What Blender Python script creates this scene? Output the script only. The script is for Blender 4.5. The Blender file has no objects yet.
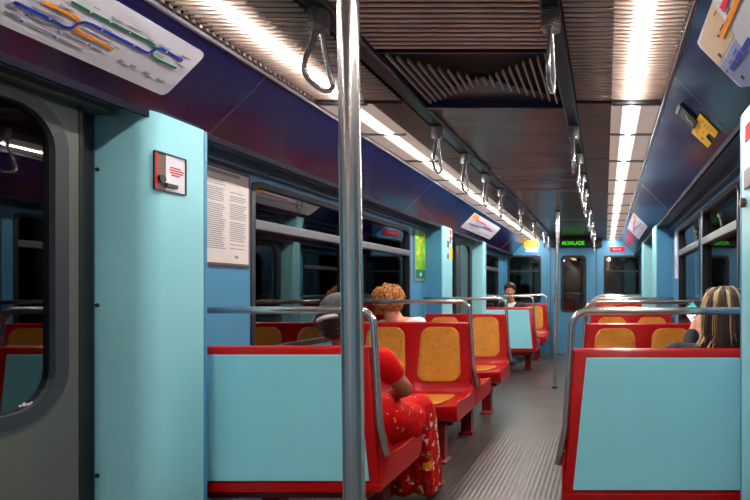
import bpy, bmesh, math, random
from mathutils import Vector, Matrix
random.seed(7)
PI = math.pi
scene = bpy.context.scene
COL = scene.collection
V = Vector

# ------------------------------------------------------------------ camera
CX, CZ, F = 0.57, 1.17, 510.0
cam = bpy.data.cameras.new('camera'); cam_o = bpy.data.objects.new('camera', cam); COL.objects.link(cam_o)
cam_o.location = (CX, 0, CZ); cam_o.rotation_euler = (PI/2, 0, 0)
cam.sensor_width = 36; cam.lens = F/750*36
cam.shift_x = -(604.8-375)/750; cam.shift_y = (290-250)/750
cam.clip_start = 0.02
scene.camera = cam_o

# ------------------------------------------------------------------ materials
def srgb(c):
    return tuple(((v/255)/12.92 if v/255 <= 0.04045 else (((v/255)+0.055)/1.055)**2.4) for v in c)+(1,)
def mat(name, rgb, rough=.5, metal=0., var=.06, vscale=8., bump=0., bscale=60., spec=.5, coat=0., emit=None, estr=0., stretch=None):
    m = bpy.data.materials.new(name); m.use_nodes = True
    nt = m.node_tree; b = nt.nodes['Principled BSDF']; L = nt.links
    c = srgb(rgb)
    tc = nt.nodes.new('ShaderNodeTexCoord'); n = nt.nodes.new('ShaderNodeTexNoise')
    n.inputs['Scale'].default_value = vscale; n.inputs['Detail'].default_value = 4
    src = tc.outputs['Object']
    if stretch:
        mp = nt.nodes.new('ShaderNodeMapping'); mp.inputs['Scale'].default_value = stretch
        L.new(src, mp.inputs['Vector']); src = mp.outputs['Vector']
    L.new(src, n.inputs['Vector'])
    r = nt.nodes.new('ShaderNodeValToRGB')
    r.color_ramp.elements[0].position = .3; r.color_ramp.elements[1].position = .7
    r.color_ramp.elements[0].color = tuple(max(0, v*(1-var)) for v in c[:3])+(1,)
    r.color_ramp.elements[1].color = tuple(min(1, v*(1+var)) for v in c[:3])+(1,)
    L.new(n.outputs['Fac'], r.inputs['Fac']); L.new(r.outputs['Color'], b.inputs['Base Color'])
    b.inputs['Roughness'].default_value = rough; b.inputs['Metallic'].default_value = metal
    b.inputs['Specular IOR Level'].default_value = spec; b.inputs['Coat Weight'].default_value = coat
    b.inputs['Coat Roughness'].default_value = .08
    if bump:
        n2 = nt.nodes.new('ShaderNodeTexNoise'); n2.inputs['Scale'].default_value = bscale
        L.new(src, n2.inputs['Vector'])
        bp = nt.nodes.new('ShaderNodeBump'); bp.inputs['Strength'].default_value = bump; bp.inputs['Distance'].default_value = .004
        L.new(n2.outputs['Fac'], bp.inputs['Height']); L.new(bp.outputs['Normal'], b.inputs['Normal'])
    if emit:
        b.inputs['Emission Color'].default_value = srgb(emit); b.inputs['Emission Strength'].default_value = estr
    return m
M = {}
M['blue'] = mat('blue_wall_paint', (70,136,174), .38, var=.05, vscale=3)
M['pale'] = mat('pale_blue_panel', (152,232,246), .38, var=.03, vscale=3)
M['pillar'] = mat('pale_turquoise_paint', (142,206,216), .33, var=.03, vscale=3)
M['red'] = mat('red_moulded_plastic', (172,3,7), .3, var=.06, vscale=5, coat=.12, spec=.4)
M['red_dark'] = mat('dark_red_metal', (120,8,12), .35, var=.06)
M['navy'] = mat('navy_gloss_panel', (14,16,62), .2, var=.06, vscale=2, spec=.5, coat=.35)
M['navy_lip'] = mat('dark_navy_edge', (16,15,34), .8, spec=.15)
M['soffit'] = mat('grey_blue_soffit', (74,104,128), .45)
M['steel'] = mat('brushed_steel', (205,204,202), .24, .9, var=.08, vscale=40, stretch=(1,1,.06))
M['steel_dark'] = mat('dull_steel', (110,110,112), .35, 1., var=.1)
M['alu'] = mat('aluminium_edge', (150,152,170), .3, 1.)
M['chrome'] = mat('grey_chrome', (190,190,190), .22, .8)
M['doorgrey'] = mat('grey_door_metal', (90,93,88), .42, .2, var=.08, vscale=4, stretch=(1,1,.2))
M['rubber'] = mat('black_rubber', (18,19,22), .45)
M['seal'] = mat('dark_grey_seal', (44,48,54), .4)
M['seal_grey'] = mat('grey_transom', (88,90,98), .4, .3)
M['black'] = mat('black_plastic', (14,14,16), .4)
M['beam'] = mat('dark_rail_paint', (38,34,58), .28, var=.05, spec=.6)
M['slat_brown'] = mat('brown_grey_slat', (238,196,178), .45, 0., var=.10, vscale=6)
M['slat_grey'] = mat('grey_louvre_slat', (176,156,146), .4, 0., var=.08)
M['void'] = mat('black_ceiling_void', (10,9,10), .7)
M['darkslat'] = mat('dark_fin', (190,172,166), .4, 0.)
M['ceil'] = mat('brown_glossy_ceiling', (118,90,78), .26, 0., var=.22, vscale=2.2, stretch=(.5,6,1))
M['ceil_side'] = mat('brown_ceiling_side', (104,80,70), .4, 0., var=.15, vscale=3, stretch=(.5,6,1))
M['white'] = mat('white_board', (206,204,214), .3, var=.02)
M['paper'] = mat('cream_paper', (206,196,192), .5, var=.04)
M['brown'] = mat('brown_frame', (92,66,58), .4)
M['greyframe'] = mat('grey_frame', (130,134,130), .4)
M['ink'] = mat('grey_ink', (136,134,140), .6)
M['inkdark'] = mat('dark_ink', (52,50,62), .6)
M['m_blue'] = mat('map_blue', (18,56,168), .4)
M['m_green'] = mat('map_green', (10,112,80), .4)
M['m_orange'] = mat('map_orange', (236,140,10), .4)
M['m_red'] = mat('map_crimson', (214,20,70), .4)
M['m_beige'] = mat('map_beige', (204,176,146), .4)
M['m_slate'] = mat('map_slate', (138,150,192), .4)
M['yellow'] = mat('yellow_sticker', (246,190,14), .4)
M['redsign'] = mat('red_sticker', (206,20,32), .65, spec=.2)
M['poster_green'] = mat('green_map_print', (128,190,40), .4, var=.45, vscale=16)
M['skin_a'] = mat('warm_brown_skin', (150,92,66), .5, var=.05)
M['skin_b'] = mat('fair_skin', (224,160,130), .5, var=.05)
M['skin_c'] = mat('tan_skin', (196,128,96), .5, var=.05)
M['hair_black'] = mat('black_hair', (26,25,30), .42, var=.3, vscale=30)
M['hair_curly'] = mat('ginger_brown_hair', (178,118,58), .5, var=.5, vscale=30)
M['hair_curly_dark'] = mat('brown_hair_base', (70,40,22), .6, var=.3, vscale=20)
M['hair_dark'] = mat('dark_brown_hair', (44,30,22), .5, var=.3, vscale=20)
M['hair_mid'] = mat('mid_brown_hair', (104,76,54), .45, var=.3, vscale=20)
M['hair_blonde'] = mat('blonde_streak_hair', (202,170,128), .45, var=.2, vscale=20)
M['dress'] = mat('red_dress_cloth', (204,4,6), .7, var=.12, vscale=6, bump=.3, bscale=14, spec=.15)
M['cloth_black'] = mat('black_cloth', (24,24,30), .75)
M['cloth_white'] = mat('white_cloth', (226,222,218), .7)
M['cloth_grey'] = mat('grey_cloth', (90,92,100), .75)
M['jeans'] = mat('dark_blue_trousers', (34,42,70), .75)
M['eye'] = mat('eye_white', (225,220,215), .2)
M['iris'] = mat('dark_iris', (30,20,16), .2)
M['lips'] = mat('lips', (160,80,76), .45)
M['tunnel'] = mat('dark_tunnel_concrete', (20,20,22), .9)
M['led'] = mat('green_led', (60,230,20), .5, emit=(70,245,20), estr=.8)
M['screen'] = mat('phone_screen', (220,225,240), .2, emit=(225,230,245), estr=.95)
M['screen_teal'] = mat('phone_screen_teal', (60,190,180), .2, emit=(50,200,185), estr=.6)
M['magenta'] = mat('magenta_case', (130,30,80), .35)
M['diffuser'] = mat('lamp_diffuser', (190,172,160), .35, emit=(255,232,216), estr=.17)
M['lens'] = mat('tube_glow_strip', (240,236,230), .4, emit=(255,242,232), estr=.75)  # brighter band standing in for the tube's glow through the diffuser
M['tube'] = mat('lamp_tube', (250,248,245), .4, emit=(255,248,240), estr=104)
M['glow'] = mat('lamp_reflection_glow', (250,220,180), .4, emit=(255,205,150), estr=2.5)  # emission for strips that stand in for reflected ceiling lights

def mix_pattern(name, layers, base, rough=.5, coat=0.):
    """layers: (scale, threshold lo, hi, rgb, offset) blots of colour over a base"""
    m = bpy.data.materials.new(name); m.use_nodes = True
    nt = m.node_tree; b = nt.nodes['Principled BSDF']; L = nt.links
    b.inputs['Roughness'].default_value = rough; b.inputs['Coat Weight'].default_value = coat; b.inputs['Specular IOR Level'].default_value = .15 if rough > .5 else .5
    tc = nt.nodes.new('ShaderNodeTexCoord')
    rgb = nt.nodes.new('ShaderNodeRGB'); rgb.outputs[0].default_value = srgb(base); cur = rgb.outputs[0]
    for sc, lo, hi, col, off in layers:
        mp = nt.nodes.new('ShaderNodeMapping'); mp.inputs['Location'].default_value = (off, off*.7, off*1.3)
        L.new(tc.outputs['Object'], mp.inputs['Vector'])
        n = nt.nodes.new('ShaderNodeTexNoise'); n.inputs['Scale'].default_value = sc; n.inputs['Detail'].default_value = 3
        L.new(mp.outputs['Vector'], n.inputs['Vector'])
        r = nt.nodes.new('ShaderNodeValToRGB'); r.color_ramp.elements[0].position = lo; r.color_ramp.elements[1].position = hi
        L.new(n.outputs['Fac'], r.inputs['Fac'])
        mx = nt.nodes.new('ShaderNodeMix'); mx.data_type = 'RGBA'
        L.new(r.outputs['Color'], mx.inputs['Factor']); L.new(cur, mx.inputs['A']); mx.inputs['B'].default_value = srgb(col)
        cur = mx.outputs['Result']
    L.new(cur, b.inputs['Base Color'])
    return m
M['orange'] = mix_pattern('worn_orange_pad', [(14,.4,.8,(220,152,60),0),(30,.55,.8,(164,98,30),3),(70,.66,.74,(120,70,24),7),(3.5,.5,.9,(196,124,40),5)], (208,138,46), .3, .3)
M['floral'] = mix_pattern('red_floral_cloth', [(34,.665,.70,(240,206,190),2),(26,.68,.71,(232,160,30),9)], (200,6,8), .75)
M['floral_dense'] = mix_pattern('dense_floral_cloth', [(20,.58,.62,(236,196,180),4),(18,.62,.66,(226,140,30),19),(26,.63,.66,(90,96,50),24),(22,.6,.66,(130,8,14),31)], (188,8,10), .75)

def floor_mat():
    m = bpy.data.materials.new('ribbed_grey_floor'); m.use_nodes = True
    nt = m.node_tree; b = nt.nodes['Principled BSDF']; L = nt.links
    tc = nt.nodes.new('ShaderNodeTexCoord')
    w = nt.nodes.new('ShaderNodeTexWave'); w.wave_type = 'BANDS'; w.bands_direction = 'X'
    w.inputs['Scale'].default_value = 10.5; w.inputs['Distortion'].default_value = 0
    L.new(tc.outputs['Object'], w.inputs['Vector'])
    n = nt.nodes.new('ShaderNodeTexNoise'); n.inputs['Scale'].default_value = 3.2; n.inputs['Detail'].default_value = 6
    L.new(tc.outputs['Object'], n.inputs['Vector'])
    r = nt.nodes.new('ShaderNodeValToRGB'); r.color_ramp.elements[0].position = .3; r.color_ramp.elements[1].position = .75
    r.color_ramp.elements[0].color = srgb((70,62,58)); r.color_ramp.elements[1].color = srgb((95,87,82))
    L.new(n.outputs['Fac'], r.inputs['Fac'])
    mx = nt.nodes.new('ShaderNodeMix'); mx.data_type = 'RGBA'; mx.blend_type = 'MULTIPLY'; mx.inputs['Factor'].default_value = .35
    L.new(r.outputs['Color'], mx.inputs['A']); L.new(w.outputs['Color'], mx.inputs['B'])
    L.new(mx.outputs['Result'], b.inputs['Base Color'])
    bp = nt.nodes.new('ShaderNodeBump'); bp.inputs['Strength'].default_value = .35; bp.inputs['Distance'].default_value = .003
    L.new(w.outputs['Fac'], bp.inputs['Height']); L.new(bp.outputs['Normal'], b.inputs['Normal'])
    b.inputs['Roughness'].default_value = .34
    return m
M['floor'] = floor_mat()
def glass_mat(name, tint, ior):
    m = bpy.data.materials.new(name); m.use_nodes = True
    nt = m.node_tree; nt.nodes.clear(); L = nt.links
    o = nt.nodes.new('ShaderNodeOutputMaterial'); mx = nt.nodes.new('ShaderNodeMixShader')
    t = nt.nodes.new('ShaderNodeBsdfTransparent'); t.inputs['Color'].default_value = srgb(tint)
    g = nt.nodes.new('ShaderNodeBsdfGlossy'); g.inputs['Roughness'].default_value = .015
    n = nt.nodes.new('ShaderNodeTexNoise'); n.inputs['Scale'].default_value = 2
    r = nt.nodes.new('ShaderNodeValToRGB'); r.color_ramp.elements[0].color = (.85,.87,.88,1); r.color_ramp.elements[1].color = (.95,.95,.95,1)
    L.new(n.outputs['Fac'], r.inputs['Fac']); L.new(r.outputs['Color'], g.inputs['Color'])
    f = nt.nodes.new('ShaderNodeFresnel'); f.inputs['IOR'].default_value = ior
    L.new(f.outputs['Fac'], mx.inputs['Fac']); L.new(t.outputs[0], mx.inputs[1]); L.new(g.outputs[0], mx.inputs[2]); L.new(mx.outputs[0], o.inputs['Surface'])
    return m
M['glass'] = glass_mat('dark_window_glass', (110,116,118), 2.15)
M['glass_end'] = glass_mat('end_window_glass', (190,190,186), 1.7)

# ------------------------------------------------------------------ mesh builder
class MB:
    def __init__(s): s.bm = bmesh.new(); s.mi = 0
    def m(s, i): s.mi = i; return s
    def _f(s, vs):
        try:
            f = s.bm.faces.new(vs); f.material_index = s.mi; return f
        except ValueError: return None
    def box(s, a, b):
        x0,x1 = sorted((a[0],b[0])); y0,y1 = sorted((a[1],b[1])); z0,z1 = sorted((a[2],b[2]))
        v = [s.bm.verts.new(p) for p in ((x0,y0,z0),(x1,y0,z0),(x1,y1,z0),(x0,y1,z0),(x0,y0,z1),(x1,y0,z1),(x1,y1,z1),(x0,y1,z1))]
        for q in ((0,3,2,1),(4,5,6,7),(0,1,5,4),(1,2,6,5),(2,3,7,6),(3,0,4,7)): s._f([v[i] for i in q])
        return s
    def loft(s, rings, cap=True, closed=True):
        R = [[s.bm.verts.new(p) for p in r] for r in rings]
        n = len(R[0])
        for a, b in zip(R, R[1:]):
            for i in range(n if closed else n-1):
                j = (i+1) % n; s._f((a[i],a[j],b[j],b[i]))
        if cap and closed: s._f(list(reversed(R[0]))); s._f(R[-1])
        return s
    def prism(s, pts, off):
        off = V(off); return s.loft([[V(p) for p in pts],[V(p)+off for p in pts]])
    def ring_extrude(s, outer, inner, off):
        """frame between two loops, thick by off"""
        off = V(off); n = len(outer)
        A = [s.bm.verts.new(p) for p in outer]; B = [s.bm.verts.new(p) for p in inner]
        C = [s.bm.verts.new(V(p)+off) for p in outer]; D = [s.bm.verts.new(V(p)+off) for p in inner]
        for i in range(n):
            j = (i+1)%n
            s._f((A[i],A[j],B[j],B[i])); s._f((C[i],D[i],D[j],C[j])); s._f((A[i],C[i],C[j],A[j])); s._f((B[i],B[j],D[j],D[i]))
        return s
    def tube(s, pts, r, n=12, cap=True):
        pts = [V(p) for p in pts]; rs = r if isinstance(r,(list,tuple)) else [r]*len(pts)
        t0 = (pts[1]-pts[0]).normalized()
        u = t0.orthogonal().normalized(); rings = []
        for i, p in enumerate(pts):
            t = (pts[min(i+1,len(pts)-1)]-pts[max(i-1,0)]).normalized()
            u = (u-t*u.dot(t)).normalized(); w = t.cross(u)
            rings.append([p+(u*math.cos(2*PI*k/n)+w*math.sin(2*PI*k/n))*rs[i] for k in range(n)])
        return s.loft(rings, cap)
    def cyl(s, a, b, r, n=20): return s.tube([a,b], r, n)
    def ball(s, c, r, seg=16, rings=10, rot=None):
        r = r if isinstance(r,(list,tuple)) else (r,r,r)
        mt = Matrix.Translation(c) @ (rot or Matrix.Identity(4)) @ Matrix.Diagonal((*r,1))
        d = bmesh.ops.create_uvsphere(s.bm, u_segments=seg, v_segments=rings, radius=1, matrix=mt)
        for v in d['verts']:
            for f in v.link_faces: f.material_index = s.mi
        return s
    def build(s, name, mats, parent=None, bevel=0., seg=2, smooth=False, loc=None):
        bmesh.ops.recalc_face_normals(s.bm, faces=s.bm.faces)
        me = bpy.data.meshes.new(name)
        if smooth:
            for f in s.bm.faces: f.smooth = True
        s.bm.to_mesh(me); s.bm.free()
        for k in (mats if isinstance(mats,(list,tuple)) else [mats]): me.materials.append(M[k] if isinstance(k,str) else k)
        o = bpy.data.objects.new(name, me); COL.objects.link(o)
        if parent: o.parent = parent
        if loc: o.location = loc
        if bevel:
            md = o.modifiers.new('bevel','BEVEL'); md.width = bevel; md.segments = seg; md.limit_method = 'ANGLE'; md.angle_limit = .6
            if smooth is False:
                for p in me.polygons: p.use_smooth = False
        return o
def smooth_angle(o, ang=.7):
    for p in o.data.polygons: p.use_smooth = True
    try: o.data.set_sharp_from_angle(angle=ang)
    except Exception: pass
    return o
def tag(o, label, cat, group=None):
    o['label'] = label; o['category'] = cat
    if group: o['group'] = group
    return o
def struct(o): o['kind'] = 'structure'; return o
def empty(name, loc=(0,0,0)):
    o = bpy.data.objects.new(name, None); o.empty_display_size = .1; COL.objects.link(o); o.location = loc; return o
def rel(o, root):
    """move a child's mesh from world coordinates into its root's frame"""
    o.data.transform(Matrix.Translation(-V(root.location))); return o
def kids(o): return [c for c in bpy.data.objects if c.parent == o]
def copy_tree(o, parent=None):
    c = o.copy(); COL.objects.link(c); c.parent = parent
    for ch in kids(o): copy_tree(ch, c)
    return c
def rrect(w0, w1, h0, h1, r, n=6):
    pts = []
    for cx, cy, a in ((w1-r,h0+r,-PI/2),(w1-r,h1-r,0),(w0+r,h1-r,PI/2),(w0+r,h0+r,PI)):
        for k in range(n+1): pts.append((cx+r*math.cos(a+PI/2*k/n), cy+r*math.sin(a+PI/2*k/n)))
    return pts
def join_into(o, others):
    """printing becomes part of the printed surface's own mesh"""
    bm = bmesh.new(); bm.from_mesh(o.data)
    for q in others:
        n0 = len(bm.faces); bm.from_mesh(q.data); bm.faces.ensure_lookup_table()
        k = len(o.data.materials); o.data.materials.append(q.data.materials[0])
        for f in bm.faces[n0:]: f.material_index = k
    bm.to_mesh(o.data); bm.free()
    for q in others: bpy.data.objects.remove(q)
def text_mesh(txt, size, mx, mname, name, parent=None, extrude=.001):
    cu = bpy.data.curves.new('t','FONT'); cu.body = txt; cu.size = size; cu.extrude = extrude; cu.align_x = 'CENTER'; cu.align_y = 'CENTER'
    t = bpy.data.objects.new('t', cu); COL.objects.link(t)
    dg = bpy.context.evaluated_depsgraph_get(); dg.update()
    me = bpy.data.meshes.new_from_object(t.evaluated_get(dg)); bpy.data.objects.remove(t); bpy.data.curves.remove(cu)
    me.transform(mx); me.materials.clear(); me.materials.append(M[mname])
    o = bpy.data.objects.new(name, me); COL.objects.link(o)
    if parent: o.parent = parent
    return o

# ------------------------------------------------------------------ car dimensions
Y0, YE = -3.0, 9.29           # rear and far end of the modelled car
WX, PX = 1.27, 1.085          # half widths: window wall, door pillar inner face
ZC, ZN0, ZN1 = 2.12, 1.83, 2.07
XN0, XN1 = 1.10, 0.86
def z_off(x): return 0

# floor
struct(MB().box((-1.36,Y0,-.05),(1.36,YE+.05,0)).build('floor','floor'))
# walls, doors at known stretches
DOORS = [(.42,1.84),(5.54,6.95)]
PILLARS_L = [(1.84,2.112),(5.215,5.54),(6.95,7.12)]
PILLARS_R = [(1.66,1.925),(5.215,5.54),(6.95,7.12)]
WIN = [(2.66,3.64),(3.74,4.80),(7.5,8.8)]
WZ0, WZ1 = .84, 1.735
def side_wall(s, name):
    b = MB(); x0, x1 = s*WX, s*(WX+.07)
    def seg(y0,y1,z0,z1): b.box((x0,y0,z0),(x1,y1,z1))
    for y0, y1, wins in ((Y0,.42,[]),(1.84,5.54,WIN[:2]),(6.95,YE,WIN[2:])):
        cur = y0
        for a, c in wins:
            seg(cur,a,0,1.85); seg(a,c,0,WZ0); seg(a,c,WZ1,1.85); cur = c
        seg(cur,y1,0,1.85)
    for a, c in DOORS: seg(a,c,1.80,1.85)
    return struct(b.build(name,'blue'))
side_wall(-1,'wall_left'); side_wall(1,'wall_right')
# end walls
def end_wall():
    b = MB(); y0, y1 = YE, YE+.07
    wn = [(-1.19,-.60,.95,1.79),(.56,1.21,.95,1.79)]; dr = (-.41,.41)
    b.box((-1.36,y0,0),(-1.19,y1,2.3)); b.box((-.60,y0,0),(dr[0],y1,2.3)); b.box((dr[1],y0,0),(.56,y1,2.3)); b.box((1.21,y0,0),(1.36,y1,2.3))
    for x0,x1,z0,z1 in wn: b.box((x0,y0,0),(x1,y1,z0)); b.box((x0,y0,z1),(x1,y1,2.3))
    b.box((dr[0],y0,1.95),(dr[1],y1,2.3))
    return struct(b.build('wall_end','blue'))
end_wall()
struct(MB().box((-1.36,Y0-.06,0),(1.36,Y0,2.3)).build('wall_rear_fill','paper'))  # unseen wall added behind the camera to close in and bounce light

def window(n, s, y0, y1, z0, z1, tz, root_name):
    """side window: rubber frame, transom, glass"""
    root = struct(empty(root_name, (s*WX, (y0+y1)/2, z0)))
    def P(y,z,x): return V((s*x,y,z))
    out = [P(y,z,WX-.006) for y,z in rrect(y0-.012,y1+.012,z0-.012,z1+.012,.07)]
    inn = [P(y,z,WX-.006) for y,z in rrect(y0+.018,y1-.018,z0+.018,z1-.018,.05)]
    rel(MB().ring_extrude(out,inn,(s*.05,0,0)).build('window_frame','rubber',root),root)
    rel(MB().box(P(y0+.01,tz-.026,WX-.012),P(y1-.01,tz+.026,WX+.03)).build('transom','seal_grey',root,bevel=.006),root)
    rel(MB().box(P(y0,z0,WX+.028),P(y1,tz,WX+.034)).build('pane','glass',root),root)
    up = [P(y0,tz,WX+.036),P(y0,tz,WX+.042),P(y0,z1,WX+.026),P(y0,z1,WX+.020)]
    rel(MB().prism(up,(0,y1-y0,0)).build('hopper_pane','glass',root),root)
    return root
k = 1
for s in (-1,1):
    for a, c in WIN:
        window(k, s, a, c, WZ0, WZ1, 1.515, 'window_%d' % k); k += 1
def end_window(x0,x1,z0,z1,n):
    root = struct(empty('window_%d' % n, ((x0+x1)/2, YE, z0)))
    o = [V((x,YE-.006,z)) for x,z in rrect(x0-.012,x1+.012,z0-.012,z1+.012,.10)]
    i = [V((x,YE-.006,z)) for x,z in rrect(x0+.02,x1-.02,z0+.02,z1-.02,.075)]
    rel(MB().ring_extrude(o,i,(0,.05,0)).build('window_frame','rubber',root),root)
    c = MB(); # rounded corner fill so the square hole behind does not show
    rel(MB().box((x0,YE-.002,1.50),(x1,YE+.03,1.53)).build('transom','rubber',root),root)
    rel(MB().box((x0,YE+.03,z0),(x1,YE+.036,z1)).build('pane','glass_end',root),root)
end_window(-1.19,-.60,.95,1.79,7); end_window(.56,1.21,.95,1.79,8)

# ------------------------------------------------------------------ doors
def side_door(n, s, y0, y1):
    root = struct(empty('door_%d' % n, (s*1.24,(y0+y1)/2,0)))
    ym = (y0+y1)/2
    for a, c in ((y0+.02,ym-.004),(ym+.004,y1-.095)) if s<0 and n==1 else ((y0+.05,ym-.004),(ym+.004,y1-.05)):
        wy0, wy1, wz0, wz1 = a+.05, c-.045, .755, 1.785
        def P(y,z,x): return V((s*x,y,z))
        ho = [P(y,z,1.23) for y,z in rrect(a,c,0.01,1.86,.004)]
        hi = [P(y,z,1.23) for y,z in rrect(wy0,wy1,wz0,wz1,.15)]
        leaf = rel(MB().ring_extrude(ho,hi,(s*.035,0,0)).build('door_leaf','doorgrey',root),root)
        so = [P(y,z,1.222) for y,z in rrect(wy0-.006,wy1+.006,wz0-.006,wz1+.006,.156)]
        si = [P(y,z,1.222) for y,z in rrect(wy0+.036,wy1-.036,wz0+.036,wz1-.036,.12)]
        rel(MB().ring_extrude(so,si,(s*.03,0,0)).build('window_seal','seal',root),root)
        pn = [P(y,z,1.243) for y,z in rrect(wy0+.02,wy1-.02,wz0+.02,wz1-.02,.12)]
        rel(MB().prism(pn,(s*.006,0,0)).build('pane','glass',root),root)
        rel(MB().box(P(c,.01,1.228),P(c+.014,1.85,1.262)).build('edge_seal','rubber',root),root)
    # black pocket between leaf and pillar
    rel(MB().box((s*1.271,y1-.12,0),(s*1.36,y1-.003,1.80)).box((s*1.271,y0-.03,0),(s*1.36,y0+.08,1.80)).build('door_pocket','rubber',root),root)
    return root
side_door(1,-1,.42,1.84); side_door(2,-1,5.54,6.95); side_door(3,1,.35,1.66); side_door(4,1,5.54,6.95)
# lintels over doors
tn = [0]
def trim(b, m, **kw):
    tn[0] += 1; return struct(b.build('trim_%d' % tn[0], m, **kw))
for s in (-1,1):
    for a, c in DOORS: trim(MB().box((s*1.19,a,1.80),(s*1.27,c,1.86)),'doorgrey',bevel=.006)

# end door
def end_door():
    root = struct(empty('door_5',(0,YE,0)))
    o = [V((x,YE-.012,z)) for x,z in rrect(-.40,.40,.01,1.94,.01)]
    i = [V((x,YE-.012,z)) for x,z in rrect(-.225,.225,.77,1.79,.07)]
    rel(MB().ring_extrude(o,i,(0,.05,0)).build('door_leaf','blue',root),root)
    so = [V((x,YE-.018,z)) for x,z in rrect(-.235,.235,.76,1.80,.08)]
    si = [V((x,YE-.018,z)) for x,z in rrect(-.19,.19,.805,1.755,.06)]
    rel(MB().ring_extrude(so,si,(0,.03,0)).build('window_seal','rubber',root),root)
    rel(MB().box((-.21,YE+.012,.78),(.21,YE+.018,1.78)).build('pane','glass_end',root),root)
    h = MB().cyl((-.33,YE-.012,1.0),(-.33,YE-.05,1.0),.012).cyl((-.33,YE-.05,1.0),(-.23,YE-.05,1.0),.011).box((-.36,YE-.02,.92),(-.30,YE-.01,1.10))
    rel(h.build('handle','steel_dark',root),root)
    rel(MB().box((-.43,YE-.008,0),(-.405,YE+.01,1.95)).box((.405,YE-.008,0),(.43,YE+.01,1.95)).build('door_jamb','soffit',root),root)
end_door()

# ------------------------------------------------------------------ ceiling
def ceiling():
    b = MB()
    b.box((-1.36,Y0,2.30),(1.36,YE+.06,2.36))                                   # roof
    ob = struct(b.build('ceiling','void'))
    # centre panels with joints
    for a, c in ((2.66,4.83),(4.86,7.0),(7.03,YE)):
        p = MB().box((-.352,a,2.135),(.352,c,2.17)).build('centre_panel','ceil',ob)
    for s in (-1,1):
        for a, c in ((2.52,3.62),(3.635,4.85),(4.865,6.1),(6.115,7.35),(7.365,8.4),(8.415,YE)):
            MB().box((s*.43,a,2.105),(s*.60,c,2.13)).box((s*.845,a,2.08),(s*.862,c,2.13)).build('side_panel','ceil_side',ob)
    # transverse slats over the near end, centre
    b = MB(); y = Y0+.1
    while y < 2.05: b.box((-.352,y,2.135),(.352,y+.0165,2.140)); y += .0335
    b.build('centre_slats','slat_brown',ob)
    b = MB().box((-.352,2.058,2.128),(.352,2.07,2.16)).box((-.352,2.63,2.11),(.352,2.66,2.16))
    b.build('cross_bar','beam',ob)
    # vent with bow-tie fins
    b = MB()
    for i in range(20):
        u = (i+.5)/20*2-1; x = u*.342; hl = .02+.26*abs(u)
        b.box((x-.004,2.355-hl,2.128),(x+.004,min(2.63,2.355+hl),2.142))
    b.build('vent_fins','darkslat',ob)
    MB().prism([(-.352,2.63,2.145),(-.352,2.58,2.145),(0,2.34,2.145),(.352,2.58,2.145),(.352,2.63,2.145)],(0,0,.006)).build('vent_plate','beam',ob)
    MB().box((-.352,2.03,2.158),(.352,2.64,2.17)).build('vent_back','void',ob)
    # louvre slats in front of the near lamps
    for s in (-1,1):
        b = MB(); y = Y0+.1
        while y < 2.50:
            b.box((s*.432,y,2.098),(s*.602,y+.014,2.104)); b.box((s*.845,y,2.090),(s*.862,y+.014,2.102)); y += .031
        b.build('louvre_slats','slat_grey',ob)
        b = MB(); y = Y0+.1
        while y < 2.50:
            b.box((s*.600,y+.004,2.098),(s*.847,y+.009,2.106)); y += .0265
        b.build('louvre_bars','slat_grey',ob)
        MB().box((s*.43,Y0,2.21),(s*.60,2.51,2.22)).box((s*.594,Y0,2.109),(s*.60,2.51,2.21)).box((s*.848,Y0,2.11),(s*.86,2.51,2.30)).box((s*.43,2.50,2.09),(s*.86,2.52,2.22)).build('louvre_trough','void',ob)
    return ob
ceiling()
for s in (-1,1):
    for y in (2.51,3.0,3.627,4.25,4.857,5.5,6.107,6.7,7.357,7.9,8.407,8.85):
        trim(MB().box((s*.602,y-.012,2.080),(s*.846,y+.012,2.10)),'seal_grey',bevel=.003)
for s in (-1,1):   # strap rails
    trim(MB().box((s*.352,Y0,2.108),(s*.427,YE,2.2)),'beam',bevel=.012)
# cove panels
for s in (-1,1):
    b = MB(); n = V((s*1,0,1)).normalized()*.03
    pts = [V((s*XN0,Y0,ZN0)),V((s*XN1,Y0,ZN1)),V((s*XN1,Y0,ZN1))+n,V((s*XN0,Y0,ZN0))+n]
    b.prism(pts,(0,YE-Y0,0)); o = trim(b,'navy')
    d = V((-s,0,1)).normalized(); nn = V((-s,0,-1)).normalized()
    for y in (2.15,4.25,6.4,8.2):
        p0 = V((s*XN0,y,ZN0))+nn*.0006; p1 = V((s*XN1,y,ZN1))+nn*.0006
        MB().prism([p0,p1,p1+V((0,.004,0)),p0+V((0,.004,0))],-nn*.001).build('seam','alu',o)
    trim(MB().box((s*(XN1-.012),Y0,ZN1-.002),(s*(XN1+.002),YE,ZN1+.014)),'alu',bevel=.003)
    trim(MB().box((s*XN0,Y0,ZN0-.028),(s*(XN0+.014),YE,ZN0+.004)),'navy_lip',bevel=.003)
    trim(MB().box((s*(XN0+.01),Y0,ZN0-.004),(s*1.30,YE,ZN0+.02)).box((s*1.225,Y0,1.775),(s*1.27,.4,1.83)).box((s*1.225,1.86,1.775),(s*1.27,YE,1.83)),'soffit',bevel=.004)
    trim(MB().box((s*(WX-.012),1.95,0),(s*WX,5.2,.10)).box((s*(WX-.012),7.13,0),(s*WX,YE,.10)),'soffit')
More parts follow.
